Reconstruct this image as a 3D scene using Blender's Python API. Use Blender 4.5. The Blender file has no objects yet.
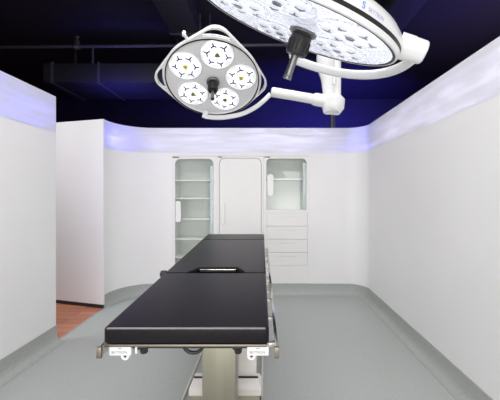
import bpy, bmesh, math, random
from mathutils import Vector, Matrix
from math import sin, cos, pi, radians
random.seed(4)
S = bpy.context.scene
COL = S.collection
F, HC = 308.0, 1.39          # focal length in pixels, camera height

# ------------------------------------------------------------------ helpers
def link(o):
    COL.objects.link(o); return o

def prop(o, label=None, cat=None, group=None, kind=None):
    if label: o['label'] = label
    if cat: o['category'] = cat
    if group: o['group'] = group
    if kind: o['kind'] = kind
    return o

def empty(name, loc, label, cat, group=None, mat=None):
    o = bpy.data.objects.new(name, None); link(o)
    o.empty_display_size = 0.1
    if mat is not None: o.matrix_world = mat
    else: o.location = loc
    return prop(o, label, cat, group)

class MB:
    """collects shapes into one mesh"""
    def __init__(self): self.bm = bmesh.new(); self.mi = 0
    def _new(self, vs, fs, smooth=False):
        bv = [self.bm.verts.new(v) for v in vs]
        for f in fs:
            try:
                fc = self.bm.faces.new([bv[i] for i in f]); fc.smooth = smooth; fc.material_index = self.mi
            except ValueError: pass
        return bv
    def box(self, x0, x1, y0, y1, z0, z1, bev=0, seg=2, fn=None):
        t = bmesh.new()
        bmesh.ops.create_cube(t, size=1)
        for v in t.verts:
            v.co = Vector(((x0+x1)/2 + v.co.x*(x1-x0), (y0+y1)/2 + v.co.y*(y1-y0), (z0+z1)/2 + v.co.z*(z1-z0)))
        if bev: bmesh.ops.bevel(t, geom=t.edges[:], offset=bev, segments=seg, affect='EDGES', profile=.5)
        return self.add(t, fn, smooth=bool(bev))
    def add(self, t, fn=None, smooth=False):
        t.verts.index_update()
        vs = [fn(v.co.copy()) if fn else v.co.copy() for v in t.verts]
        fs = [[v.index for v in f.verts] for f in t.faces]
        t.free(); self._new(vs, fs, smooth); return self
    def mesh(self, me, fn=None, smooth=False):
        vs = [fn(v.co.copy()) if fn else v.co.copy() for v in me.vertices]
        self._new(vs, [list(p.vertices) for p in me.polygons], smooth); return self
    def lathe(self, prof, n=48, fn=None, caps=(False, False)):
        vs, fs = [], []
        for (r, w) in prof:
            for k in range(n):
                a = 2*pi*k/n; vs.append(Vector((r*cos(a), r*sin(a), w)))
        m = len(prof)
        for i in range(m-1):
            for k in range(n):
                k2 = (k+1) % n
                fs.append([i*n+k, i*n+k2, (i+1)*n+k2, (i+1)*n+k])
        if caps[0]: fs.append(list(range(n))[::-1])
        if caps[1]: fs.append([(m-1)*n+k for k in range(n)])
        if fn: vs = [fn(v) for v in vs]
        self._new(vs, fs, True); return self
    def tube(self, pts, r, n=12, sx=1.0, up=None, caps=True):
        pts = [Vector(p) for p in pts]
        rr = r if isinstance(r, (list, tuple)) else [r]*len(pts)
        vs, fs = [], []
        ref = Vector(up) if up else None
        for i, p in enumerate(pts):
            t = (pts[min(i+1, len(pts)-1)] - pts[max(i-1, 0)]).normalized()
            if ref is None:
                ref = Vector((0, 0, 1)) if abs(t.z) < .9 else Vector((1, 0, 0))
            a = t.cross(ref).normalized(); b = a.cross(t).normalized(); ref = b if up is None else ref
            for k in range(n):
                q = 2*pi*k/n
                vs.append(p + a*cos(q)*rr[i]*sx + b*sin(q)*rr[i])
        for i in range(len(pts)-1):
            for k in range(n):
                k2 = (k+1) % n
                fs.append([i*n+k, i*n+k2, (i+1)*n+k2, (i+1)*n+k])
        if caps:
            fs.append(list(range(n))[::-1]); fs.append([(len(pts)-1)*n+k for k in range(n)])
        self._new(vs, fs, True); return self
    def build(self, name, mats, parent=None, smooth_angle=35):
        bmesh.ops.recalc_face_normals(self.bm, faces=self.bm.faces[:])
        me = bpy.data.meshes.new(name); self.bm.to_mesh(me); self.bm.free()
        for m in (mats if isinstance(mats, (list, tuple)) else [mats]): me.materials.append(m)
        try: me.set_sharp_from_angle(angle=radians(smooth_angle))
        except Exception: pass
        o = bpy.data.objects.new(name, me); link(o)
        if parent: o.parent = parent
        return o

def curve2d(loops, ext, bev=0.0, res=2):
    """filled 2D outline with holes -> mesh, thickness +-ext"""
    cu = bpy.data.curves.new('c', 'CURVE'); cu.dimensions = '2D'; cu.fill_mode = 'BOTH'
    cu.extrude = max(ext-bev, 0); cu.bevel_depth = bev; cu.bevel_resolution = res
    if bev: cu.offset = -bev
    for lp in loops:
        sp = cu.splines.new('POLY'); sp.points.add(len(lp)-1); sp.use_cyclic_u = True
        for p, q in zip(sp.points, lp): p.co = (q[0], q[1], 0, 1)
    o = bpy.data.objects.new('c', cu); link(o)
    dg = bpy.context.evaluated_depsgraph_get()
    me = bpy.data.meshes.new_from_object(o.evaluated_get(dg))
    bpy.data.objects.remove(o); bpy.data.curves.remove(cu)
    return me

def text_mesh(s, size, ext=0.0006):
    cu = bpy.data.curves.new('t', 'FONT'); cu.body = s; cu.size = size; cu.extrude = ext
    cu.align_x = 'LEFT'; cu.resolution_u = 3
    o = bpy.data.objects.new('t', cu); link(o)
    dg = bpy.context.evaluated_depsgraph_get()
    me = bpy.data.meshes.new_from_object(o.evaluated_get(dg))
    bpy.data.objects.remove(o); bpy.data.curves.remove(cu)
    return me

def rrect(x0, x1, y0, y1, r, n=8, corners=(1, 1, 1, 1)):
    """corners: bl, br, tr, tl"""
    out = []
    for (cx, cy, a0, on) in ((x0, y0, pi, corners[0]), (x1, y0, 1.5*pi, corners[1]), (x1, y1, 0, corners[2]), (x0, y1, .5*pi, corners[3])):
        if not on: out.append((cx, cy)); continue
        ccx = cx + (r if cx == x0 else -r); ccy = cy + (r if cy == y0 else -r)
        for k in range(n+1):
            a = a0 + k*pi/2/n; out.append((ccx + r*cos(a), ccy + r*sin(a)))
    return out

def px(x, y, d):   # a point of the photograph at depth d
    return Vector(((x-265)/F*d, d, HC - (y-195)/F*d))

# ------------------------------------------------------------------ materials
def mat(name, col, rough=.5, metal=0, spec=.5, **k):
    m = bpy.data.materials.new(name); m.use_nodes = True
    b = m.node_tree.nodes['Principled BSDF']
    b.inputs['Base Color'].default_value = (*col, 1); b.inputs['Roughness'].default_value = rough
    b.inputs['Metallic'].default_value = metal; b.inputs['Specular IOR Level'].default_value = spec
    for kk, v in k.items(): b.inputs[kk.replace('_', ' ')].default_value = v
    return m

def noise_mix(m, scale, c1, c2, detail=3, stretch=(1, 1, 1), lo=.35, hi=.65, bump=0, bump_dist=.002):
    nt = m.node_tree; N = nt.nodes; L = nt.links; b = N['Principled BSDF']
    tc = N.new('ShaderNodeTexCoord'); mp = N.new('ShaderNodeMapping'); mp.inputs['Scale'].default_value = stretch
    nz = N.new('ShaderNodeTexNoise'); nz.inputs['Scale'].default_value = scale; nz.inputs['Detail'].default_value = detail
    cr = N.new('ShaderNodeValToRGB'); cr.color_ramp.elements[0].position = lo; cr.color_ramp.elements[1].position = hi
    cr.color_ramp.elements[0].color = (*c1, 1); cr.color_ramp.elements[1].color = (*c2, 1)
    L.new(tc.outputs['Object'], mp.inputs[0]); L.new(mp.outputs[0], nz.inputs['Vector'])
    L.new(nz.outputs['Fac'], cr.inputs[0]); L.new(cr.outputs[0], b.inputs['Base Color'])
    if bump:
        bp = N.new('ShaderNodeBump'); bp.inputs['Strength'].default_value = bump; bp.inputs['Distance'].default_value = bump_dist
        L.new(nz.outputs['Fac'], bp.inputs['Height']); L.new(bp.outputs[0], b.inputs['Normal'])
    return m

M = {}
M['wall'] = noise_mix(mat('white_wall_panel', (.8, .8, .8), .45, spec=.35), 1.5, (.795, .79, .79), (.815, .81, .81))
# frosted upper panel: passes light from behind
def frosted():
    m = bpy.data.materials.new('frosted_upper_panel'); m.use_nodes = True
    nt = m.node_tree; N = nt.nodes; L = nt.links; out = N['Material Output']; b = N['Principled BSDF']
    b.inputs['Base Color'].default_value = (.70, .70, .73, 1); b.inputs['Roughness'].default_value = .4
    tr = N.new('ShaderNodeBsdfTranslucent'); tr.inputs['Color'].default_value = (.9, .9, .95, 1)
    tc = N.new('ShaderNodeTexCoord'); mp = N.new('ShaderNodeMapping'); mp.inputs['Scale'].default_value = (1.3, 1.3, 11)
    mp.inputs['Rotation'].default_value = (0, radians(9), 0)
    nz = N.new('ShaderNodeTexNoise'); nz.inputs['Scale'].default_value = 2.2; nz.inputs['Detail'].default_value = 4
    mr = N.new('ShaderNodeMapRange'); mr.inputs['From Min'].default_value = .3; mr.inputs['From Max'].default_value = .7
    mr.inputs['To Min'].default_value = .10; mr.inputs['To Max'].default_value = .48
    mx = N.new('ShaderNodeMixShader')
    L.new(tc.outputs['Object'], mp.inputs[0]); L.new(mp.outputs[0], nz.inputs['Vector']); L.new(nz.outputs['Fac'], mr.inputs['Value'])
    L.new(mr.outputs[0], mx.inputs[0]); L.new(b.outputs[0], mx.inputs[1]); L.new(tr.outputs[0], mx.inputs[2])
    L.new(mx.outputs[0], out.inputs['Surface'])
    return m
M['frost'] = frosted()
M['floor'] = noise_mix(mat('grey_green_vinyl', (.4, .45, .45), .38, spec=.45), 60, (.36, .38, .37), (.41, .43, .42), 5, lo=.3, hi=.7)
M['base'] = noise_mix(mat('grey_green_cove', (.35, .39, .38), .38, spec=.5), 40, (.325, .345, .33), (.36, .38, .365), 4)
M['dark'] = mat('black_matte', (.012, .012, .014), .6)
M['hall'] = mat('hall_black_paint', (.019, .015, .022), .8)
M['duct'] = mat('duct_dark_grey', (.028, .028, .032), .6)
M['pipe'] = mat('pipe_grey', (.07, .07, .08), .45)
M['pad'] = noise_mix(mat('black_vinyl_pad', (.02, .018, .022), .33, spec=.16), 250, (.0085, .0065, .0085), (.013, .010, .013), 2, bump=.05, bump_dist=.0005)
M['edge_highlight'] = mat('pad_highlight_grey', (.16, .155, .16), .25)
M['steel'] = mat('brushed_stainless', (.62, .60, .55), .32, 1)
M['frame'] = mat('dull_steel_frame', (.27, .24, .195), .4, 1)
M['steel_b'] = mat('bright_stainless', (.75, .73, .70), .18, 1)
M['column'] = noise_mix(mat('satin_steel_column', (.5, .49, .43), .42, .6), 3, (.37, .355, .275), (.41, .39, .31), 3, (8, 8, .4))
M['cover'] = noise_mix(mat('satin_steel_cover', (.62, .6, .57), .36, .08), 3, (.86, .83, .80), (.9, .87, .84), 3, (1, 1, 6))
M['plastic'] = mat('white_plastic', (.80, .80, .79), .32)
M['lampw'] = mat('lamp_white_enamel', (.82, .82, .82), .22, spec=.5, Coat_Weight=.3, Coat_Roughness=.08)
M['face'] = mat('lamp_face_silver_white', (.80, .79, .80), .3)
M['rubber'] = mat('black_rubber', (.010, .010, .011), .42)
M['band'] = mat('dark_grey_band', (.012, .011, .011), .45, spec=.3)
M['knobm'] = mat('grey_handle_sleeve', (.16, .16, .16), .25, .7)
M['lens'] = mat('led_lens_lit', (.9, .9, .92), .15, Emission_Strength=.75, Emission_Color=(.93, .96, 1, 1))
M['podw'] = mat('pod_reflector', (.86, .86, .88), .2, Emission_Strength=.28, Emission_Color=(.95, .97, 1, 1))
M['spoke'] = mat('led_spoke_navy', (.03, .04, .12), .3)
M['spokeg'] = mat('led_spoke_olive', (.20, .19, .03), .3)
M['spokeg2'] = mat('led_spoke_grey', (.30, .31, .36), .3)
M['yellow'] = mat('led_phosphor_yellow', (.62, .56, .04), .35)
M['blue'] = mat('logo_blue', (.05, .30, .75), .4)
M['lav'] = mat('logo_lavender', (.42, .42, .66), .4)
M['greyt'] = mat('print_grey', (.30, .30, .30), .5)
M['cab'] = mat('cabinet_white', (.80, .785, .775), .4)
M['cabin'] = mat('cabinet_interior', (.86, .87, .85), .4)
M['shelf'] = mat('shelf_white', (.82, .84, .81), .3)
M['edge'] = mat('pale_blue_door_edge', (.58, .68, .71), .2)
M['hinge'] = mat('dark_hinge', (.10, .095, .09), .4)
M['trim'] = mat('aluminium_threshold', (.62, .63, .66), .3, .8)
M['shadow'] = mat('black_skirting', (.02, .02, .025), .5)

def glass(name, tint, rough=.02, bump=0, scale=20, ior=1.45, stretch=(1, 1, 1)):
    m = bpy.data.materials.new(name); m.use_nodes = True
    nt = m.node_tree; N = nt.nodes; L = nt.links; out = N['Material Output']
    N.remove(N['Principled BSDF'])
    t = N.new('ShaderNodeBsdfTransparent'); t.inputs[0].default_value = (*tint, 1)
    g = N.new('ShaderNodeBsdfGlossy'); g.inputs['Roughness'].default_value = rough
    f = N.new('ShaderNodeFresnel'); f.inputs['IOR'].default_value = ior
    mx = N.new('ShaderNodeMixShader')
    if bump:
        tc = N.new('ShaderNodeTexCoord'); mp = N.new('ShaderNodeMapping'); mp.inputs['Scale'].default_value = stretch
        nz = N.new('ShaderNodeTexNoise'); nz.inputs['Scale'].default_value = scale; nz.inputs['Detail'].default_value = 3
        bp = N.new('ShaderNodeBump'); bp.inputs['Strength'].default_value = bump; bp.inputs['Distance'].default_value = .01
        L.new(tc.outputs['Object'], mp.inputs[0]); L.new(mp.outputs[0], nz.inputs['Vector'])
        L.new(nz.outputs['Fac'], bp.inputs['Height']); L.new(bp.outputs[0], g.inputs['Normal'])
    L.new(f.outputs[0], mx.inputs[0]); L.new(t.outputs[0], mx.inputs[1]); L.new(g.outputs[0], mx.inputs[2])
    L.new(mx.outputs[0], out.inputs['Surface'])
    return m
M['glass'] = glass('cabinet_glass', (.975, .99, .98))
M['lampglass'] = glass('lamp_cover_glass', (.97, .97, 1), .10, .7, 40, 1.7, stretch=(1, 3, 1))

def facet():
    m = mat('faceted_reflector', (.82, .82, .86), .12, .9)
    nt = m.node_tree; N = nt.nodes; L = nt.links; b = N['Principled BSDF']
    tc = N.new('ShaderNodeTexCoord'); v = N.new('ShaderNodeTexVoronoi'); v.inputs['Scale'].default_value = 55
    bp = N.new('ShaderNodeBump'); bp.inputs['Strength'].default_value = .9; bp.inputs['Distance'].default_value = .012
    L.new(tc.outputs['Object'], v.inputs['Vector']); L.new(v.outputs['Distance'], bp.inputs['Height']); L.new(bp.outputs[0], b.inputs['Normal'])
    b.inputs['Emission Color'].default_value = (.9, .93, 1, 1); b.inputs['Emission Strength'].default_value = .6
    return m
M['facet'] = facet()

def wood():
    m = mat('red_brown_plank_floor', (.3, .1, .05), .4)
    nt = m.node_tree; N = nt.nodes; L = nt.links; b = N['Principled BSDF']
    tc = N.new('ShaderNodeTexCoord')
    br = N.new('ShaderNodeTexBrick'); br.inputs['Scale'].default_value = 1
    br.inputs['Brick Width'].default_value = 1.1; br.inputs['Row Height'].default_value = .115
    br.inputs['Mortar Size'].default_value = .003; br.inputs['Mortar'].default_value = (.07, .025, .015, 1)
    br.inputs['Color1'].default_value = (.55, .235, .13, 1); br.inputs['Color2'].default_value = (.38, .15, .08, 1)
    br.inputs['Bias'].default_value = 0
    mp = N.new('ShaderNodeMapping'); mp.inputs['Scale'].default_value = (2, 40, 1)
    nz = N.new('ShaderNodeTexNoise'); nz.inputs['Scale'].default_value = 2; nz.inputs['Detail'].default_value = 6
    mx = N.new('ShaderNodeMixRGB'); mx.blend_type = 'MULTIPLY'; mx.inputs[0].default_value = .6
    cr = N.new('ShaderNodeValToRGB'); cr.color_ramp.elements[0].color = (.55, .5, .5, 1); cr.color_ramp.elements[1].color = (1.25, 1.2, 1.2, 1)
    L.new(tc.outputs['Object'], br.inputs['Vector']); L.new(tc.outputs['Object'], mp.inputs[0]); L.new(mp.outputs[0], nz.inputs['Vector'])
    L.new(nz.outputs['Fac'], cr.inputs[0]); L.new(br.outputs['Color'], mx.inputs[1]); L.new(cr.outputs[0], mx.inputs[2])
    L.new(mx.outputs[0], b.inputs['Base Color'])
    return m
M['wood'] = wood()

# ------------------------------------------------------------------ room shell
XL, XR, YB = -1.98, 1.375, 4.28
YE, YJ, Y0 = 2.918, 3.79, -2.2       # end of the near left wall, jamb, rear end of the room
HT, HB, TH = 2.321, 1.976, .06       # wall top, start of the frosted band, thickness

def struct(o, label): return prop(o, label, None, None, 'structure')

def arc(cx, cy, r, a0, a1, n=14):
    return [(cx + r*cos(a0 + (a1-a0)*k/n), cy + r*sin(a0 + (a1-a0)*k/n)) for k in range(n+1)]

def offset(path, t):
    """shift a polyline to its left by t"""
    out = []
    for i, p in enumerate(path):
        a = Vector(path[max(i-1, 0)]); b = Vector(path[min(i+1, len(path)-1)])
        d = (b-a).normalized(); out.append((p[0] - d.y*t, p[1] + d.x*t))
    return out

def slab(mb, path, z0, z1, t):
    """vertical slab along a path; body lies to the left of the path"""
    q = offset(path, t); n = len(path)
    vs = [(x, y, z) for z in (z0, z1) for (x, y) in path] + [(x, y, z) for z in (z0, z1) for (x, y) in q]
    fs = []
    for i in range(n-1):
        fs += [[i, i+1, n+i+1, n+i], [2*n+i+1, 2*n+i, 3*n+i, 3*n+i+1], [n+i, n+i+1, 3*n+i+1, 3*n+i], [i+1, i, 2*n+i, 2*n+i+1]]
    fs += [[0, n, 3*n, 2*n], [n-1, 2*n+n-1, 3*n+n-1, n+n-1]]
    mb._new([Vector(v) for v in vs], fs, True)

RL, RR = .45, .25
path_left = [(XL, Y0), (XL, YE)]
corner_l = arc(XL+RL, YB-RL, RL, pi, pi/2)            # jamb side of the back wall, curved corner
corner_r = arc(XR-RR, YB-RR, RR, pi/2, 0)
path_backleft = [(XL, YJ)] + corner_l
path_right = corner_r + [(XR, Y0)]

CX0, CX1 = (172-265)*YB/F, (309.5-265)*YB/F           # cabinet bay
CZ0, CZ1 = .158, HC - (156-195)*YB/F

def wall(name, path, label):
    m = MB(); slab(m, path, 0, HB, TH); o = struct(m.build(name, M['wall']), label)
    m = MB(); slab(m, path, HB, HT, .012); u = m.build('upper_panel', M['frost'], o)
    return o
wall('wall_left', path_left, 'near left white wall with frosted upper band')
wall('wall_right', path_right, 'right white wall with rounded corner')
m = MB()
slab(m, path_backleft + [(CX0, YB)], 0, HB, TH)
slab(m, [(CX0, YB), (CX1, YB)], CZ1, HB, TH)
slab(m, [(CX0, YB), (CX1, YB)], 0, CZ0, TH)
slab(m, [(CX1, YB), (XR-RR, YB)], 0, HB, TH)
wb = struct(m.build('wall_back', M['wall']), 'white back wall around the built-in cabinets')
m = MB(); slab(m, path_backleft + [(XR-RR, YB)], HB, HT, .012); m.build('upper_panel', M['frost'], wb)

m = MB(); m.box(XL, XR, Y0-.06, Y0, 0, HT); struct(m.build('wall_front', M['wall']), 'white wall behind the camera')
# corridor partition seen through the opening on the left
pa, pb = (XL-.001, YJ-.02), (XL-1.5, YJ+.38)
m = MB(); slab(m, [pb, pa], .045, HT, .02); o = struct(m.build('wall_corridor', M['wall']), 'white partition beyond the opening on the left')
m = MB(); slab(m, [(pb[0], pb[1]+.002), (pa[0], pa[1]+.002)], 0, .045, .012)
struct(m.build('baseboard_corridor', M['shadow']), 'black recessed skirting under the corridor partition')

# floors
m = MB(); m.box(XL+.012, XR, Y0, YB, -.05, 0); struct(m.build('floor', M['floor']), 'grey green vinyl floor')
m = MB(); m.box(-7.5, XL-.006, Y0-1, 9.5, -.05, 0); struct(m.build('floor_corridor', M['wood']), 'red brown plank floor outside the room')
m = MB(); m.box(XR+.0, 7.5, Y0-1, 9.5, -.05, -.001); m.box(XL-.006, XR, YB, 9.5, -.05, -.001)
struct(m.build('floor_hall', M['hall']), 'dark hall floor behind the partitions')
m = MB(); m.box(XL-.006, XL+.012, YE-.02, YJ+.02, -.05, .004); struct(m.build('trim_1', M['trim']), 'thin metal threshold strip at the opening')

# coved baseboards
def cove(name, path, label):
    prof = [(0.0, .0), (.006, .158), (.009, .158), (.009, .062)]
    rc = .07
    for k in range(1, 9):
        a = pi + k*pi/2/8
        prof.append((.009 + rc + rc*cos(a), .003 + rc + rc*sin(a)))
    prof = [(0, .0), (.0, .158), (.008, .158)] + prof[3:-1] + [(.009+rc, .003), (.009+rc+.001, 0.0)]
    n = len(path); k = len(prof); vs = []; fs = []
    offs = [offset(path, -p[0]) for p in prof]
    for i in range(n):
        for j in range(k): vs.append(Vector((offs[j][i][0], offs[j][i][1], max(prof[j][1], 0))))
    for i in range(n-1):
        for j in range(k-1):
            fs.append([i*k+j, i*k+j+1, (i+1)*k+j+1, (i+1)*k+j])
    fs.append(list(range(k))); fs.append([(n-1)*k+j for j in range(k)][::-1])
    mb = MB(); mb._new(vs, fs, True)
    return struct(mb.build(name, M['base'], smooth_angle=50), label)
cove('baseboard_left', path_left, 'grey coved baseboard of the near left wall')
cove('baseboard_back', path_backleft + path_right, 'grey coved baseboard along the back and right walls')

# dark exhibition hall around the room
m = MB(); m.box(-7.5, 7.5, Y0-1, 9.5, 4.35, 4.45); struct(m.build('ceiling', M['hall']), 'black hall ceiling')
m = MB(); m.box(-7.5, 7.5, 9.5, 9.6, -.05, 4.45); struct(m.build('wall_hall_back', M['hall']), 'dark hall wall far behind')
m = MB(); m.box(-7.6, -7.5, Y0-1, 9.6, -.05, 4.45); struct(m.build('wall_hall_left', M['hall']), 'dark hall wall far left')
m = MB(); m.box(7.5, 7.6, Y0-1, 9.6, -.05, 4.45); struct(m.build('wall_hall_right', M['hall']), 'dark hall wall far right')

# ------------------------------------------------------------------ ducts and pipes overhead
def duct(loc, size, label, seams, axis):
    e = empty('ventilation_duct', loc, label, 'duct', 'ventilation ducts overhead')
    sx, sy, sz = size
    mb = MB(); mb.box(-sx/2, sx/2, -sy/2, sy/2, 0, sz, .012); mb.build('duct_body', M['duct'], e)
    for s in seams:
        mb = MB()
        if axis == 'x': mb.box(s-.02, s+.02, -sy/2-.018, sy/2+.018, -.018, sz+.018, .004)
        else: mb.box(-sx/2-.018, sx/2+.018, s-.02, s+.02, -.018, sz+.018, .004)
        mb.build('duct_flange', M['pipe'], e)
    top = 4.35 - loc[2]
    for s in seams[::2]:
        mb = MB()
        if axis == 'x': mb.box(s+.1, s+.13, -.015, .015, sz, top)
        else: mb.box(-.015, .015, s+.1, s+.13, sz, top)
        mb.build('hanger', M['pipe'], e)
    return e
duct((-2.35, 5.75, 3.32), (2.9, .95, .33), 'long dark duct running crosswise behind the left part of back wall', [-1.3, -.5, .6, 1.3], 'x')
duct((-1.28, 3.85, 3.98), (.46, 2.6, .3), 'dark grey duct overhead running back, behind the small surgical light', [-.8, .2, 1.1], 'y')
duct((1.95, 3.9, 3.98), (.44, 3.4, .3), 'blue-lit duct overhead running back above the right wall', [-1.2, 0, 1.2], 'y')
e = empty('sprinkler_pipe', (0, 5.05, 3.85), 'grey sprinkler pipe crossing the black ceiling with one upright sprinkler head', 'pipe')
mb = MB(); mb.tube([(-6, 0, -.05), (0, 0, 0), (.9, 0, .007)], .026, 12); mb.build('pipe', M['pipe'], e)
mb = MB(); mb.lathe([(.0, 0), (.018, 0), (.018, .05), (.03, .06), (.03, .08), (.012, .09), (.012, .13), (.035, .14), (.035, .145), (0, .15)], 14, lambda v: v + Vector((-3.07, 0, -.01)))
mb.lathe([(.045, -.05), (.05, 0), (.045, .03)], 14, lambda v: Vector((v.z-3.07+.01, v.x, v.y-.025)))
mb.build('sprinkler_head', M['steel'], e)
for x, z0, z1 in ((-2.82, -.3, 0), (-4.6, 0, .5), (-.9, 0, .5)):
    mb = MB(); mb.box(x-.012, x+.012, -.01, .01, z0, z1); mb.build('hanger', M['pipe'], e)
e = empty('steel_post', (px(332.5, 128, 5.6).x, 5.6, 0), 'grey steel post standing behind the right end of the back wall', 'post')
mb = MB(); mb.box(-.04, .04, -.04, .04, 0, 4.35, .006); mb.build('shaft', M['pipe'], e)
mb = MB(); mb.box(-.09, .09, -.09, .09, 0, .012); mb.build('base_plate', M['pipe'], e)

# ------------------------------------------------------------------ built-in cabinets
def cx(p): return (p-265)*YB/F
def cz(p): return HC - (p-195)*YB/F
DEP = .36
def unit(name, p0, p1, label, cat):
    """empty at the foot of a cabinet bay; local x from 0, y = depth, z up from the foot"""
    x0, x1 = cx(p0), cx(p1)
    e = empty(name, ((x0+x1)/2, YB, CZ0), label, cat)
    return e, (x0+x1)/2
def front(lp, th, y, ox, bev=.0):
    """mesh of a vertical panel: loops in (x,z) world, front face at depth y (local)"""
    me = curve2d(lp, th/2, bev)
    return me, (lambda v: Vector((v.x-ox, y + th/2 - v.z, v.y-CZ0)))
def carcass(e, ox, x0, x1, z0, z1, holes, inner=True):
    mb = MB()
    me, fn = front([rrect(x0, x1, z0, z1, 0, 1, (0, 0, 0, 0))] + holes, .018, 0, ox)
    mb.mesh(me, fn); mb.build('face_frame', M['cab'], e)
    mb = MB()
    a, b, c, d = x0-ox+.004, x1-ox-.004, z0-CZ0+.002, z1-CZ0-.004
    t = .016
    mb.box(a, a+t, .018, DEP, c, d); mb.box(b-t, b, .018, DEP, c, d)
    mb.box(a+t, b-t, .018, DEP, c, c+t); mb.box(a+t, b-t, .018, DEP, d-t, d); mb.box(a+t, b-t, DEP-t, DEP, c+t, d-t)
    mb.build('carcass', M['cabin'], e)
def shelves(e, ox, x0, x1, zs):
    for z in zs:
        mb = MB(); mb.box(x0-ox+.02, x1-ox-.02, .045, DEP-.017, z-CZ0-.012, z-CZ0+.006, .002); mb.build('shelf', M['shelf'], e)
def door(e, ox, lp, mtl, hx0, hx1, hz0, hz1, edge=None):
    mb = MB(); me, fn = front([lp], .008 if mtl is M['glass'] else .018, .003, ox, 0 if mtl is M['glass'] else .003)
    mb.mesh(me, fn); d = mb.build('door', mtl, e)
    mb = MB(); me, fn = front([rrect(hx0, hx1, hz0, hz1, (hx1-hx0)*.42)], .022, -.02, ox, .005)
    mb.mesh(me, fn, True)
    h = mb.build('handle', M['plastic'], d)
    h['label'] = 'white upright handle plate'
    if edge:
        mb = MB(); mb.box(edge[0]-ox, edge[1]-ox, .004, .02, edge[2]-CZ0, edge[3]-CZ0, .003)
        mb.build('hinge_strip', M['edge'], d)['label'] = 'pale blue strip down the right edge'
    return d
def tick(e, ox, p0, p1, pz):
    mb = MB(); mb.box(cx(p0)-ox, cx(p1)-ox, -.006, .004, cz(pz)-CZ0-.006, cz(pz)-CZ0+.006, .002); mb.build('hinge', M['hinge'], e)

g = .0006
# tall glass cabinet
x0, x1, zt = cx(172)+g, cx(217)-g, CZ1-.004
e, ox = unit('glass_cabinet', 172, 217, 'tall white cabinet with full-height glass door and five shelves, left of the plain door', 'cabinet')
h0 = rrect(cx(175), cx(213.5), cz(272), cz(158.8), .075)
carcass(e, ox, x0, x1, CZ0+.002, zt, [h0])
shelves(e, ox, x0, x1, [cz(180), cz(198.3), cz(219.3), cz(239.7), cz(258)])
door(e, ox, rrect(cx(175)+.003, cx(213.5)-.003, cz(272)+.003, cz(158.8)-.003, .073), M['glass'], cx(175.8), cx(181.2), cz(222.3), cz(201), (cx(210), cx(213), cz(268), cz(166)))
tick(e, ox, 172.5, 179, 157.3)
# plain door cabinet
x0, x1 = cx(217)+g, cx(263.5)-g
e, ox = unit('door_cabinet', 217, 263.5, 'white cabinet with one plain round-cornered door between the two glass-fronted cabinets', 'cabinet')
h0 = rrect(cx(219), cx(261.5), cz(278), cz(158), .085)
carcass(e, ox, x0, x1, CZ0+.002, zt, [h0])
door(e, ox, rrect(cx(219)+.005, cx(261.5)-.005, cz(278)+.005, cz(158)-.005, .08), M['cab'], cx(221.3), cx(225), cz(224), cz(202.5))
tick(e, ox, 218.2, 222, 157)
# drawer cabinet with small glass door
x0, x1 = cx(263.5)+g, cx(309.5)-g
e, ox = unit('drawer_cabinet', 263.5, 309.5, 'white cabinet with short glass door above four drawers, right of the plain door', 'cabinet')
h0 = rrect(cx(266.3), cx(306.5), cz(209.8), cz(158.5), .06, 8, (0, 0, 1, 1))
dz = [213, 226.1, 239.2, 252.4, 265.6]
hd = rrect(cx(266.5), cx(307.5), cz(dz[-1]), cz(dz[0]), .004, 2)
carcass(e, ox, x0, x1, CZ0+.002, zt, [h0, hd])
mb = MB(); mb.box(x0-ox+.022, x1-ox-.022, .03, DEP-.017, cz(212)-CZ0-.012, cz(212)-CZ0+.012); mb.build('divider', M['shelf'], e)
shelves(e, ox, x0, x1, [cz(178.8)])
door(e, ox, rrect(cx(266.3)+.003, cx(306.5)-.003, cz(209.8)+.003, cz(158.5)-.003, .058, 8, (0, 0, 1, 1)), M['glass'], cx(267.2), cx(273.4), cz(196), cz(174), (cx(303), cx(306), cz(209), cz(163)))
tick(e, ox, 264.5, 270, 157.2)
for k in range(4):
    a, b = cz(dz[k+1])+.002, cz(dz[k])-.002
    zc = cz((dz[k]+dz[k+1])/2) + .028
    slot = rrect(cx(277.5), cx(296.5), zc-.012, zc+.012, .01, 4)
    mb = MB(); me, fn = front([rrect(cx(266.5)+.003, cx(307.5)-.003, a, b, .004, 2), slot], .018, 0, ox); mb.mesh(me, fn)
    d = mb.build('drawer', M['cab'], e)
    mb = MB(); mb.box(cx(276.5)-ox, cx(297.5)-ox, .009, .012, zc-.02-CZ0, zc+.02-CZ0); mb.build('pull_recess', M['cab'], d)
    mb = MB(); t = .012
    mb.box(cx(267.5)-ox, cx(306.5)-ox, .019, .30, a-CZ0+.01, a-CZ0+.018); mb.build('drawer_box', M['cabin'], d)

# ------------------------------------------------------------------ operating table
TX, TY = -.2735, 1.95
tb = empty('operating_table', (TX, TY, 0), 'operating table with black three-section pad on a steel column', 'operating table')
def T(u, v, w):   # table-top frame (u across, v along from the front edge, w above the top) -> local
    return Vector((-.2615 - .0115*v + u - TX, 1.02 + v - TY, .95 + .029*v + w))
fnT = lambda c: T(c.x, c.y, c.z)
W = .275
def pad(name, v0, v1, cut=None, th=.055, bev=.009):
    lp = rrect(-W, W, v0, v1, .012, 4)
    if cut:
        (a, b, dpt) = cut     # trapezoid notch in the front edge
        lp = [(-W, v0), (-a, v0), (-b, v0+dpt), (b, v0+dpt), (a, v0), (W, v0), (W, v1), (-W, v1)]
    me = curve2d([lp], th/2, bev, 3)
    mb = MB(); mb.mesh(me, lambda c: T(c.x, c.y, c.z - th/2), True)
    return mb.build(name, M['pad'], tb)
lp_ = pad('leg_pad', 0, .647)
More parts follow.
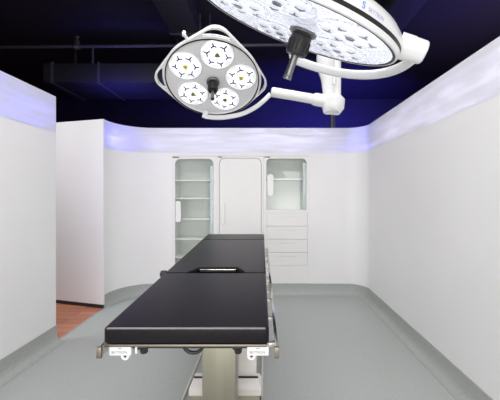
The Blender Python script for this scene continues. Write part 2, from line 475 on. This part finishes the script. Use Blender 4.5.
mb = MB(); mb.tube([T(-W+.012, .0035, -.0035), T(W-.012, .0035, -.0035)], .0035, 10); mb.build('edge_highlight', M['edge_highlight'], lp_)  # pale tube put in as the highlight along the pad's front edge
pad('back_pad', .653, 1.683, (.158, .108, .105))
pad('head_pad', 1.689, 2.0)
for (v0, v1) in ((.004, .64), (.66, 1.68), (1.70, 1.99)):
    mb = MB(); mb.box(-W+.006, W-.006, v0, v1, -.0665, -.0575, .002, fn=fnT)
    f = mb.build('section_frame', M['frame'], tb)
    mb = MB(); mb.box(-W+.03, W-.03, v0+.015, v1-.01, -.0785, -.0665, .002, fn=fnT); mb.build('under_plate', M['dark'], f)
# notch tray
mb = MB(); mb.box(-.104, .104, .744, .757, -.022, -.007, .002, fn=fnT); mb.build('notch_bar', M['steel_b'], tb)
# side rails with standoffs
for s in (-1, 1):
    ur = .300 if s > 0 else .284
    for (v0, v1, st) in ((-.005, .60, (.045, .25, .45, .57)), (.655, 1.66, (.70, .80, .98, 1.2, 1.38, 1.5, 1.62))):
        mb = MB(); a, b = sorted((s*(ur-.006), s*(ur+.006)))
        mb.box(a, b, v0, v1, -.094, -.062, .002, fn=fnT)
        r = mb.build('side_rail', M['steel_b'], tb)
        for v in st:
            mb = MB(); a, b = sorted((s*(W-.02), s*(ur-.005)))
            mb.box(a, b, v-.012, v+.012, -.082, -.068, .002, fn=fnT); mb.build('rail_standoff', M['steel'], r)
        mb = MB(); a, b = sorted((s*(ur-.0075), s*(ur+.0075)))
        mb.box(a, b, v0-.006, v0+.006, -.096, -.060, .001, fn=fnT); mb.build('rail_stop', M['frame'], r)
# hinge side knob (left)
mb = MB(); mb.lathe([(0, 0), (.018, 0), (.02, .006), (.02, .03), (.014, .036), (0, .036)], 16, lambda c: T(-W-.003-c.z, .70+c.x, -.022+c.y))
mb.build('hinge_knob', M['rubber'], tb)
# white joint covers under the front edge
for s, uc in ((-1, -.222), (1, .238)):
    u0, u1 = uc-.037, uc+.037
    mb = MB(); mb.box(u0, u1, .006, .05, -.097, -.066, .004, fn=fnT)
    lug = curve2d([[(.0+.014*cos(a), .014*sin(a)) for a in [2*pi*k/20 for k in range(20)]], [(.0055*cos(a), .0055*sin(a)) for a in [2*pi*k/14 for k in range(14)]]], .005)
    ul = uc + (.013 if s < 0 else -.022)
    mb.mesh(lug, lambda c: T(ul+c.x, .02+c.z, -.102+c.y))
    k = mb.build('joint_cover', M['plastic'], tb)
    mb = MB(); mb.lathe([(0, 0), (.0058, 0), (.0058, .004), (0, .004)], 14, lambda c: T(ul+c.x, .019+c.z, -.102+c.y)); mb.build('lug_bolt', M['dark'], k)
    tm = text_mesh('SKYTRON', .0115, .0003)
    mb = MB(); mb.mesh(tm, lambda c: T(u0+.009+c.x*1.0, .0055-c.z, -.088+c.y)); mb.build('cover_print', M['greyt'], k)
    mb = MB(); mb.box(uc-.006, uc+.006, .005, .0062, -.0725, -.0705, fn=fnT); mb.build('cover_mark', M['greyt'], k)
# clamp bits beside the covers
mb = MB(); mb.box(-.174, -.166, .01, .05, -.092, -.0665, .002, fn=fnT); mb.build('clamp_plate', M['plastic'], tb)
for u in (-.150, .170):
    mb = MB(); mb.lathe([(0, 0), (.011, 0), (.013, .004), (.013, .018), (.009, .022), (.009, .04), (0, .04)], 16, lambda c: T(u+c.x, .03+c.y, -.098+c.z*.8))
    mb.box(u-.018, u+.016, .012, .05, -.080, -.0665, .003, fn=fnT)
    mb.build('lock_knob', M['rubber'], tb)
# black cable loop
mb = MB(); mb.tube([T(.033*cos(a)+.018, .03, -.070 + .029*sin(a)) for a in [pi + pi*k/16 for k in range(17)]], .0062, 8)
mb.build('cable', M['rubber'], tb)
# column
mb = MB(); mb.box(-.37-TX, -.172-TX, 1.81-TY, 2.0-TY, .025, .585, .006); mb.build('column', M['column'], tb)
mb = MB(); mb.box(-.368-TX, -.168-TX, 1.808-TY, 2.0-TY, .589, .905, .006); mb.build('column_sleeve', M['column'], tb)
mb = MB(); mb.box(-.46-TX, -.08-TX, 1.86-TY, 2.5-TY, .86, .9, .005); mb.build('top_bracket', M['dark'], tb)
mb = MB(); mb.box(-.42-TX, -.060-TX, 2.168-TY, 2.52-TY, .1095, .90, .012); mb.build('motor_housing', M['cover'], tb)
# base: bevelled cover on a low plate
def frustum(mb, b0, t0, z0, z1):
    (x0, x1, y0, y1), (X0, X1, Y0_, Y1) = b0, t0
    vs = [Vector(p) for p in ((x0, y0, z0), (x1, y0, z0), (x1, y1, z0), (x0, y1, z0), (X0, Y0_, z1), (X1, Y0_, z1), (X1, Y1, z1), (X0, Y1, z1))]
    mb._new(vs, [[3, 2, 1, 0], [4, 5, 6, 7], [0, 1, 5, 4], [1, 2, 6, 5], [2, 3, 7, 6], [3, 0, 4, 7]])
mb = MB()
frustum(mb, (-.515-TX, -.025-TX, 2.08-TY, 2.24-TY), (-.50-TX, -.045-TX, 2.15-TY, 2.215-TY), .075, .109)
frustum(mb, (-.515-TX, -.025-TX, 2.08-TY, 2.24-TY), (-.515-TX, -.025-TX, 2.08-TY, 2.24-TY), .034, .0748)
mb.build('base_cover', M['cover'], tb)
mb = MB(); mb.box(-.41-TX, -.07-TX, 2.24-TY, 2.72-TY, .034, .109, .006); mb.build('base_spine', M['cover'], tb)
mb = MB(); mb.box(-.497-TX, -.048-TX, 2.153-TY, 2.166-TY, .1085, .116); mb.build('base_gap_shadow', M['dark'], tb)  # dark strip standing in for the shadowed gap on top of the base cover
mb = MB(); mb.box(-.505-TX, -.035-TX, 1.70-TY, 2.24-TY, .008, .034, .006); mb.box(-.42-TX, -.06-TX, 2.23-TY, 2.74-TY, .008, .0335, .004); mb.build('base_plate', M['column'], tb)
for x in (-.556, -.022):
    mb = MB(); mb.box(x-.008-TX, x+.008-TX, 1.62-TY, 2.95-TY, .0, .016, .003); mb.build('base_rail', M['steel'], tb)
for x in (-.39, -.10):
    for y in (1.76, 2.68):
        mb = MB(); mb.lathe([(0, 0), (.03, 0), (.03, .006), (.012, .01), (.012, .02)], 16, lambda c: c + Vector((x-TX, y-TY, 0))); mb.build('levelling_foot', M['rubber'], tb)

# ------------------------------------------------------------------ surgical lights
def frame_of(c, n):
    n = Vector(n).normalized(); ex = Vector((1, 0, 0)); ex = (ex - n*ex.dot(n)).normalized(); ey = n.cross(ex)
    m_ = Matrix((ex, ey, n)).transposed().to_4x4(); m_.translation = Vector(c); return m_

def pods(root, R, ang0, depth, glowname=M['podw'], sk=1.0, spoke=M['spoke'], rim=M['face'], dy=0.0, lf=1.0):
    for k in range(5):
        a = radians(ang0 + 72*k); c = Vector((.63*R*cos(a), .63*R*sin(a) + dy, depth))
        rp = .345*R
        mb = MB(); mb.lathe([(rp, 0), (rp, .004), (rp*.97, .006), (rp*.96, .003), (0, .003)], 40, lambda v: v + c)
        p = mb.build('light_pod', glowname, root)
        mb = MB(); mb.lathe([(rp*1.0, 0), (rp*1.03, .002), (rp*1.0, .0065), (rp*.97, .0065)], 40, lambda v: v + c); mb.build('pod_rim', rim, p)
        for j in range(7):
            if j < 6: b = a + radians(30 + 60*j); q = c + Vector((rp*.62*cos(b), rp*.62*sin(b), .004)); rl = rp*.30*lf
            else: q = c + Vector((0, 0, .004)); rl = rp*.25; b = a
            mb = MB(); mb.lathe([(rl, 0), (rl*.9, .006), (rl*.55, .009), (0, .0095)], 20, lambda v: v + q)
            mb.mi = 1
            rot = b + random.uniform(-.25, .25)
            for s in range(3):
                t = rot + s*2*pi/3
                L_, w_ = rl*random.uniform(.6, .85)*sk, rl*.12*sk
                mb.box(0, L_, -w_, w_, .0088, .0125, fn=lambda v: q + Vector((v.x*cos(t)-v.y*sin(t), v.x*sin(t)+v.y*cos(t), v.z - (.0035*v.x/rl))))
            if j == 6:
                mb.mi = 1 if k not in (1, 4) else 1
                mb.lathe([(rl*.55, .006), (rl*.5, .013), (0, .0135)], 12, lambda v: v + q)
            mb.build('led_lens', [M['lens'], (M['yellow'] if k in (1, 4) and sk == 1 else M['spokeg'] if sk == 1 else spoke) if j == 6 else spoke], p)

def handle(root, r0, L1, L2, ox=0.0):
    sh = lambda v: v + Vector((ox, 0, 0))
    mb = MB(); mb.lathe([(r0*1.35, 0), (r0*1.35, .008), (r0*1.1, .014), (r0*.95, .014)], 28, sh); mb.build('handle_collar', M['knobm'], root)
    mb = MB(); mb.lathe([(r0*.9, .01), (r0, .02), (r0, L1-.006), (r0*.9, L1), (0, L1)], 28, sh)
    for k in range(14):
        a = 2*pi*k/14; mb.tube([(ox+r0*cos(a), r0*sin(a), .03), (ox+r0*cos(a), r0*sin(a), L1-.012)], r0*.09, 6)
    mb.build('handle_grip', M['rubber'], root)
    mb = MB(); mb.lathe([(r0*.36, L1-.002), (r0*.36, L2-.012), (r0*.42, L2-.010), (r0*.40, L2), (0, L2)], 20, sh); mb.build('handle_tip', M['knobm'], root)

# --- small light above the table
R1 = .30
M1 = frame_of((-.347, 2.055, 2.144), (.065, -.491, -.869))
L1 = empty('surgical_light', None, 'smaller surgical light seen face-on above the table, its five lamp pods visible', 'surgical light', mat=M1)
def hull(pts):
    pts = sorted(set((round(x, 6), round(y, 6)) for x, y in pts))
    def half(ps):
        o = []
        for p in ps:
            while len(o) > 1 and (o[-1][0]-o[-2][0])*(p[1]-o[-2][1]) - (o[-1][1]-o[-2][1])*(p[0]-o[-2][0]) <= 0: o.pop()
            o.append(p)
        return o
    a = half(pts); b = half(pts[::-1]); return a[:-1] + b[:-1]
LOOPS = ((78, 1.27), (174, 1.25), (351, 1.21))
def outline(dr):
    P = []
    for k in range(72):
        a = 2*pi*k/72; P.append(((R1*1.05+dr)*cos(a), (R1*1.05+dr)*sin(a)))
    for a, f in LOOPS:
        a = radians(a); rc = .09; q = (R1*f-rc)
        for k in range(40):
            b = 2*pi*k/40; P.append((q*cos(a)+(rc+dr)*cos(b), q*sin(a)+(rc+dr)*sin(b)))
    return hull(P)
def slot(a, f):
    a = radians(a); hw = radians(15.5); out = []
    r0, r1 = R1*1.075, R1*(f-.055)
    for k in range(17):
        t = -hw + 2*hw*k/16; out.append((r0*cos(a+t), r0*sin(a+t)))
    for k in range(17):
        t = hw - 2*hw*k/16; s = abs(t)/hw
        rr = r1 - (r1-r0-.004)*s**2.2; out.append((rr*cos(a+t), rr*sin(a+t)))
    return out
slots = [slot(a, f) for a, f in LOOPS]
face_hole = [(R1*1.003*cos(2*pi*k/72), R1*1.003*sin(2*pi*k/72)) for k in range(72)]
me = curve2d([outline(0), face_hole] + slots, .006, .003, 3)
mb = MB(); mb.mesh(me, lambda v: v + Vector((0, 0, -.007)), True); mb.build('front_shell', M['lampw'], L1)
me = curve2d([outline(-.004)] + slots, .0022)
mb = MB(); mb.mesh(me, lambda v: v + Vector((0, 0, -.0145))); mb.build('shell_seam', M['band'], L1)
me = curve2d([outline(0)] + slots, .006, .003, 3)
mb = MB(); mb.mesh(me, lambda v: v + Vector((0, 0, -.0225)), True); mb.build('rear_shell', M['lampw'], L1)
mb = MB(); mb.lathe([(R1*1.01, -.027), (R1*.93, -.07), (R1*.6, -.115), (0, -.125)], 56); mb.build('housing_dome', M['lampw'], L1)
mb = MB(); mb.lathe([(R1*1.003, -.014), (R1*1.003, .0), (R1*1.010, .0045), (R1*1.026, .004), (R1*1.030, -.004)], 72); mb.build('gasket', M['band'], L1)
mb = MB(); mb.lathe([(R1*1.003, -.002), (R1*.985, -.006), (R1*.97, -.0110), (0, -.0105)], 64); mb.build('face_plate', M['face'], L1)
pods(L1, R1, 73, -.0104, dy=.019)
handle(L1, .032, .085, .16)
# small knob at the upper left edge
a = radians(110); kx, ky = R1*1.06*cos(a), R1*1.06*sin(a)
mb = MB(); mb.tube([(kx, ky, -.025), (kx*1.10, ky*1.10, -.025), (kx*1.13, ky*1.13, -.025)], [.009, .009, .007], 10)
mb.tube([(kx*1.1, ky*1.1, -.042), (kx*1.1, ky*1.1, -.010)], .010, 10); mb.build('release_knob', M['lampw'], L1)
# yoke and arm (world points brought into the lamp's frame)
I1 = M1.inverted()
def cat(pts, n=8):
    out = []; P = [Vector(p) for p in pts]
    for i in range(len(P)-1):
        p0, p1, p2, p3 = P[max(i-1, 0)], P[i], P[i+1], P[min(i+2, len(P)-1)]
        for k in range(n):
            t = k/n
            out.append(.5*((2*p1) + (p2-p0)*t + (2*p0-5*p1+4*p2-p3)*t*t + (3*p1-p0-3*p2+p3)*t**3))
    out.append(P[-1]); return out
def loc(I, pts): return [I @ p for p in pts]
yk = [(205, 116.5, 2.24), (217, 117.6, 2.26), (229, 116.7, 2.27), (243, 113.5, 2.27), (255, 107.5, 2.26), (264, 100.5, 2.24), (270.5, 94, 2.22)]
pts = cat(loc(I1, [px(*p) for p in yk]))
mb = MB(); mb.tube(pts, .019, 12, .75); mb.build('yoke', M['lampw'], L1)
q = I1 @ px(205, 116, 2.24); ax = (I1 @ px(207, 108, 2.235) - q)
mb = MB(); mb.tube([q - ax*.25, q + ax*.6], [.02, .02], 14); mb.build('yoke_pivot', M['lampw'], L1)
JD = 2.2
arm = loc(I1, [px(271, 91.8, JD), px(274, 92.3, JD), px(298, 96.3, JD), px(314, 99.2, JD)])
mb = MB(); mb.tube([arm[0], arm[0]*.75+arm[1]*.25, arm[1], arm[2], arm[3]], [.024, .033, .034, .034, .035], 16); mb.build('arm', M['lampw'], L1)
mb = MB(); mb.tube(loc(I1, [px(313, 98.8, JD), px(315, 99.3, JD), px(328, 101.6, JD)]), [.040, .044, .047], 16); mb.build('arm_sleeve', M['lampw'], L1)
mb = MB(); b = px(333, 104, JD)
mb.tube(loc(I1, [b + Vector((-.015, 0, -.062)), b + Vector((-.015, 0, -.052)), b + Vector((0, 0, -.02)), b + Vector((.004, 0, .03)), b + Vector((.004, 0, .055))]), [.052, .066, .080, .080, .056], 26)
mb.build('elbow_joint', M['lampw'], L1)
colm = [(330, 101, .050), (329.5, 90, .052), (328.5, 79, .056), (326.5, 68, .068), (326, 58, .072), (326, 40, .06)]
mb = MB(); mb.tube(loc(I1, [px(x, y, JD) for x, y, r in colm]), [r for x, y, r in colm], 18, .95); mb.build('drop_arm', M['lampw'], L1)
mb = MB(); mb.tube(loc(I1, [px(337, 100, JD-.02), px(337, 84, JD-.02), px(337, 60, JD-.02)]), .028, 14); mb.build('brake_cover', M['lampw'], L1)
mb = MB(); mb.tube(loc(I1, [px(334.3, 84, JD-.06), px(334.3, 74, JD-.06)]), .010, 10); mb.build('cable_clip', M['plastic'], L1)
mb = MB(); s0 = px(324, 44, JD)
mb.tube(loc(I1, [s0, s0 + Vector((.06, .0, .42)), s0 + Vector((.12, 0, .82))]), [.06, .05, .06], 18); mb.build('spring_arm', M['lampw'], L1)
top = s0 + Vector((.12, 0, .82))
mb = MB(); mb.tube(loc(I1, [top + Vector((0, 0, -.09)), top + Vector((0, 0, .09))]), .075, 18)
mb.tube(loc(I1, [Vector((top.x, top.y, top.z+.05)), Vector((top.x, top.y, 4.35))]), .05, 18); mb.build('ceiling_spindle', M['lampw'], L1)

# --- large light close to the camera
R2 = .33
M2 = frame_of((.1056, 1.0379, 1.9507), (-.3313, .2946, -.8964))
L2 = empty('surgical_light', None, 'larger surgical light nearest the camera, tilted edge-on at the top of the view', 'surgical light', mat=M2)
mb = MB(); mb.lathe([(R2-.001, -.001), (R2, .001), (R2+.003, .002), (R2+.008, .001), (R2+.009, -.004)], 96); mb.build('gasket', M['band'], L2)
mb = MB(); mb.lathe([(R2+.007, -.02), (R2+.008, .0), (R2+.010, .002), (R2+.014, .000), (R2+.0165, -.006), (R2+.017, -.013)], 96); mb.build('front_bezel', M['lampw'], L2)
mb = MB(); mb.lathe([(R2+.016, -.011), (R2+.0163, -.013), (R2+.0163, -.023), (R2+.015, -.026)], 96); mb.build('side_band', M['band'], L2)
RD = R2+.0165
dome = [(R2+.014, -.023), (R2+.0165, -.024), (R2+.0155, -.034), (R2+.008, -.050), (R2-.010, -.066), (R2-.040, -.080), (R2-.10, -.094), (R2-.2, -.104), (0, -.108)]
mb = MB(); mb.lathe(dome, 96); mb.build('housing_dome', M['lampw'], L2)
mb = MB(); mb.lathe([(R2, -.0012), (R2*.99, -.015), (R2*.97, -.016), (0, -.0145)], 96); mb.build('reflector', M['facet'], L2)
pods(L2, R2, 40, -.0150, M['facet'], .8, M['spokeg2'], M['facet'], lf=.78)
mb = MB(); mb.lathe([(R2*.998, .0), (R2*.6, .004), (.03, .006)], 96); mb.build('cover_glass', M['lampglass'], L2)
handle(L2, .036, .078, .160, .026)
# printed name on the dome
def dome_pt(a, s, lift):
    """angle a, distance s up the dome from the band"""
    d = 0
    for (r0, w0), (r1, w1) in zip(dome[1:], dome[2:]):
        l = math.hypot(r1-r0, w1-w0)
        if d + l >= s:
            t = (s-d)/l; nr, nw = -(w1-w0)/l, (r1-r0)/l
            r, w = r0+(r1-r0)*t + nr*lift, w0+(w1-w0)*t + nw*lift
            return Vector((r*cos(a), r*sin(a), w))
        d += l
def on_dome(me, a0, s0):
    mb = MB(); mb.mesh(me, lambda c: dome_pt(a0 - c.x/RD, s0 + c.y, .0006 + c.z)); return mb
PA = radians(69.5)
on_dome(text_mesh('SKYTRON', .0135, .0003), PA - .062, .006).build('brand_print', M['lav'], L2)
on_dome(text_mesh('S', .024, .0004), PA, .005).build('logo_mark', M['blue'], L2)
# pivot cap at the right tip and the yoke below the far rim
I2 = M2.inverted()
A2 = radians(18)
dirr = Vector((cos(A2), sin(A2), 0))
for s in (1, -1):
    d = dirr*s; base = d*(R2+.0) + Vector((0, 0, -.042))
    mb = MB(); mb.tube([base, base + d*.04, base + d*.044, base + d*.076, base + d*.082, base + d*.086], [.038, .037, .0355, .034, .031, .022], 28); mb.build('pivot_cap', M['lampw'], L2)
TILT = radians(13)
side = Vector((0, 0, 1)).cross(dirr)          # in-plane, across the pivot axis
if (M2.to_3x3() @ side).y < 0: side = -side
yd = (side*cos(TILT) + Vector((0, 0, 1))*sin(TILT)).normalized()
pts = []
for k in range(33):
    t = radians(100)*k/32; rr = R2 + .064
    pts.append(dirr*cos(t)*rr + yd*sin(t)*rr + Vector((0, 0, -.042)))
mb = MB(); mb.tube(pts, .019, 14, .8); mb.build('yoke', M['lampw'], L2)
# its own suspension, straight up behind the housing
mid = M2 @ pts[-1]
up = mid + Vector((.0, .03, .95))
mb = MB(); mb.tube(loc(I2, [mid + Vector((0, 0, -.012)), mid + Vector((0, .012, .05)), mid + Vector((0, .03, .12)), up]), [.022, .032, .036, .036], 16); mb.build('drop_arm', M['lampw'], L2)
sp = Vector((top.x, top.y-.30, 3.3))
mb = MB(); mb.tube(loc(I2, [up + Vector((0, 0, -.06)), up + Vector((0, 0, .07))]), .06, 16)
mb.build('elbow_joint', M['lampw'], L2)
mb = MB(); mb.tube(loc(I2, [up, sp]), .05, 16); mb.build('spring_arm', M['lampw'], L2)
mb = MB(); mb.tube(loc(I2, [sp + Vector((0, 0, -.07)), Vector((sp.x, sp.y, 4.35))]), .05, 16); mb.build('ceiling_spindle', M['lampw'], L2)

# ------------------------------------------------------------------ lighting
def area(name, locn, target, sx, sy, power, col=(1, 1, 1), spread=180):
    l = bpy.data.lights.new(name, 'AREA'); l.shape = 'RECTANGLE'; l.size = sx; l.size_y = sy
    l.energy = power; l.color = col; l.spread = radians(spread)
    o = bpy.data.objects.new(name, l); link(o); o.location = locn
    o.rotation_euler = (Vector(target)-Vector(locn)).to_track_quat('-Z', 'Y').to_euler(); return o
WHT = (1, .985, .975)
area('key', (-.3, .4, 3.9), (-.3, .4, 0), 3.2, 2.6, 112, WHT)
area('deep', (.1, 2.3, 4.0), (.1, 2.8, 0), 2.2, 1.2, 42, WHT)
area('front', (-.3, -2.0, 1.25), (-.3, 3.0, 1.0), 3.0, 1.9, 68, WHT)  # added fill light behind the camera, brightens recesses and the table underside
area('corridor', (-3.2, 2.5, 3.3), (-2.7, 3.8, .5), .8, .8, 21, (1, .99, 1), 120)
BL = (.16, .16, 1)
def strip(p, t, sx, sy, pw, c=BL): area('blue strip', p, t, sx, sy, pw, c)
strip((XL-.25, 1.9, 2.12), (XL, 1.9, 2.05), 2.0, .15, 14)
strip((-2.12, 4.16, 2.12), (-1.7, 3.9, 2.02), .5, .12, 12)
strip((-.3, YB+.35, 2.2), (-.3, YB, 2.08), 2.6, .12, 22, (.74, .72, 1))
strip((1.55, 4.45, 2.12), (1.25, 4.15, 2.02), .4, .12, 11, (.25, .25, 1))
strip((XR+.3, 2.6, 2.15), (XR, 2.6, 2.05), 2.6, .12, 18, (.88, .85, 1))
# blue floods washing the hall
area('blue flood', (-2.6, 4.9, 2.3), (-2.4, 6.1, 3.8), .5, .5, 9, (.10, .09, 1), 90)
area('blue flood', (3.2, 4.5, 2.6), (2.4, 4.6, 4.2), .5, .5, 26, (.14, .12, 1))
area('blue flood', (2.4, 6.0, 2.2), (1.4, 9.4, 2.8), .5, .5, 260, (.08, .07, 1), 120)
area('hall fill', (4.5, 4.2, 2.8), (3.2, 6, 4.3), .5, .5, 20, (.9, .7, 1))  # added fill that greys the upper right of the hall, no visible fixture

w = bpy.data.worlds.new('hall'); S.world = w; w.use_nodes = True
w.node_tree.nodes['Background'].inputs[0].default_value = (.5, .5, .6, 1)
w.node_tree.nodes['Background'].inputs[1].default_value = .05

# ------------------------------------------------------------------ camera
cam = bpy.data.cameras.new('camera'); co = bpy.data.objects.new('camera', cam); link(co)
co.location = (0, 0, HC); co.rotation_euler = (pi/2, 0, 0)
cam.sensor_width = 36; cam.lens = F/500*36; cam.shift_x = -15/500; cam.shift_y = -5/500
cam.clip_start = .02
S.camera = co
S.view_settings.view_transform = 'Standard'; S.view_settings.look = 'None'
S.view_settings.gamma = 1; S.view_settings.use_curve_mapping = False; S.view_settings.exposure = 0
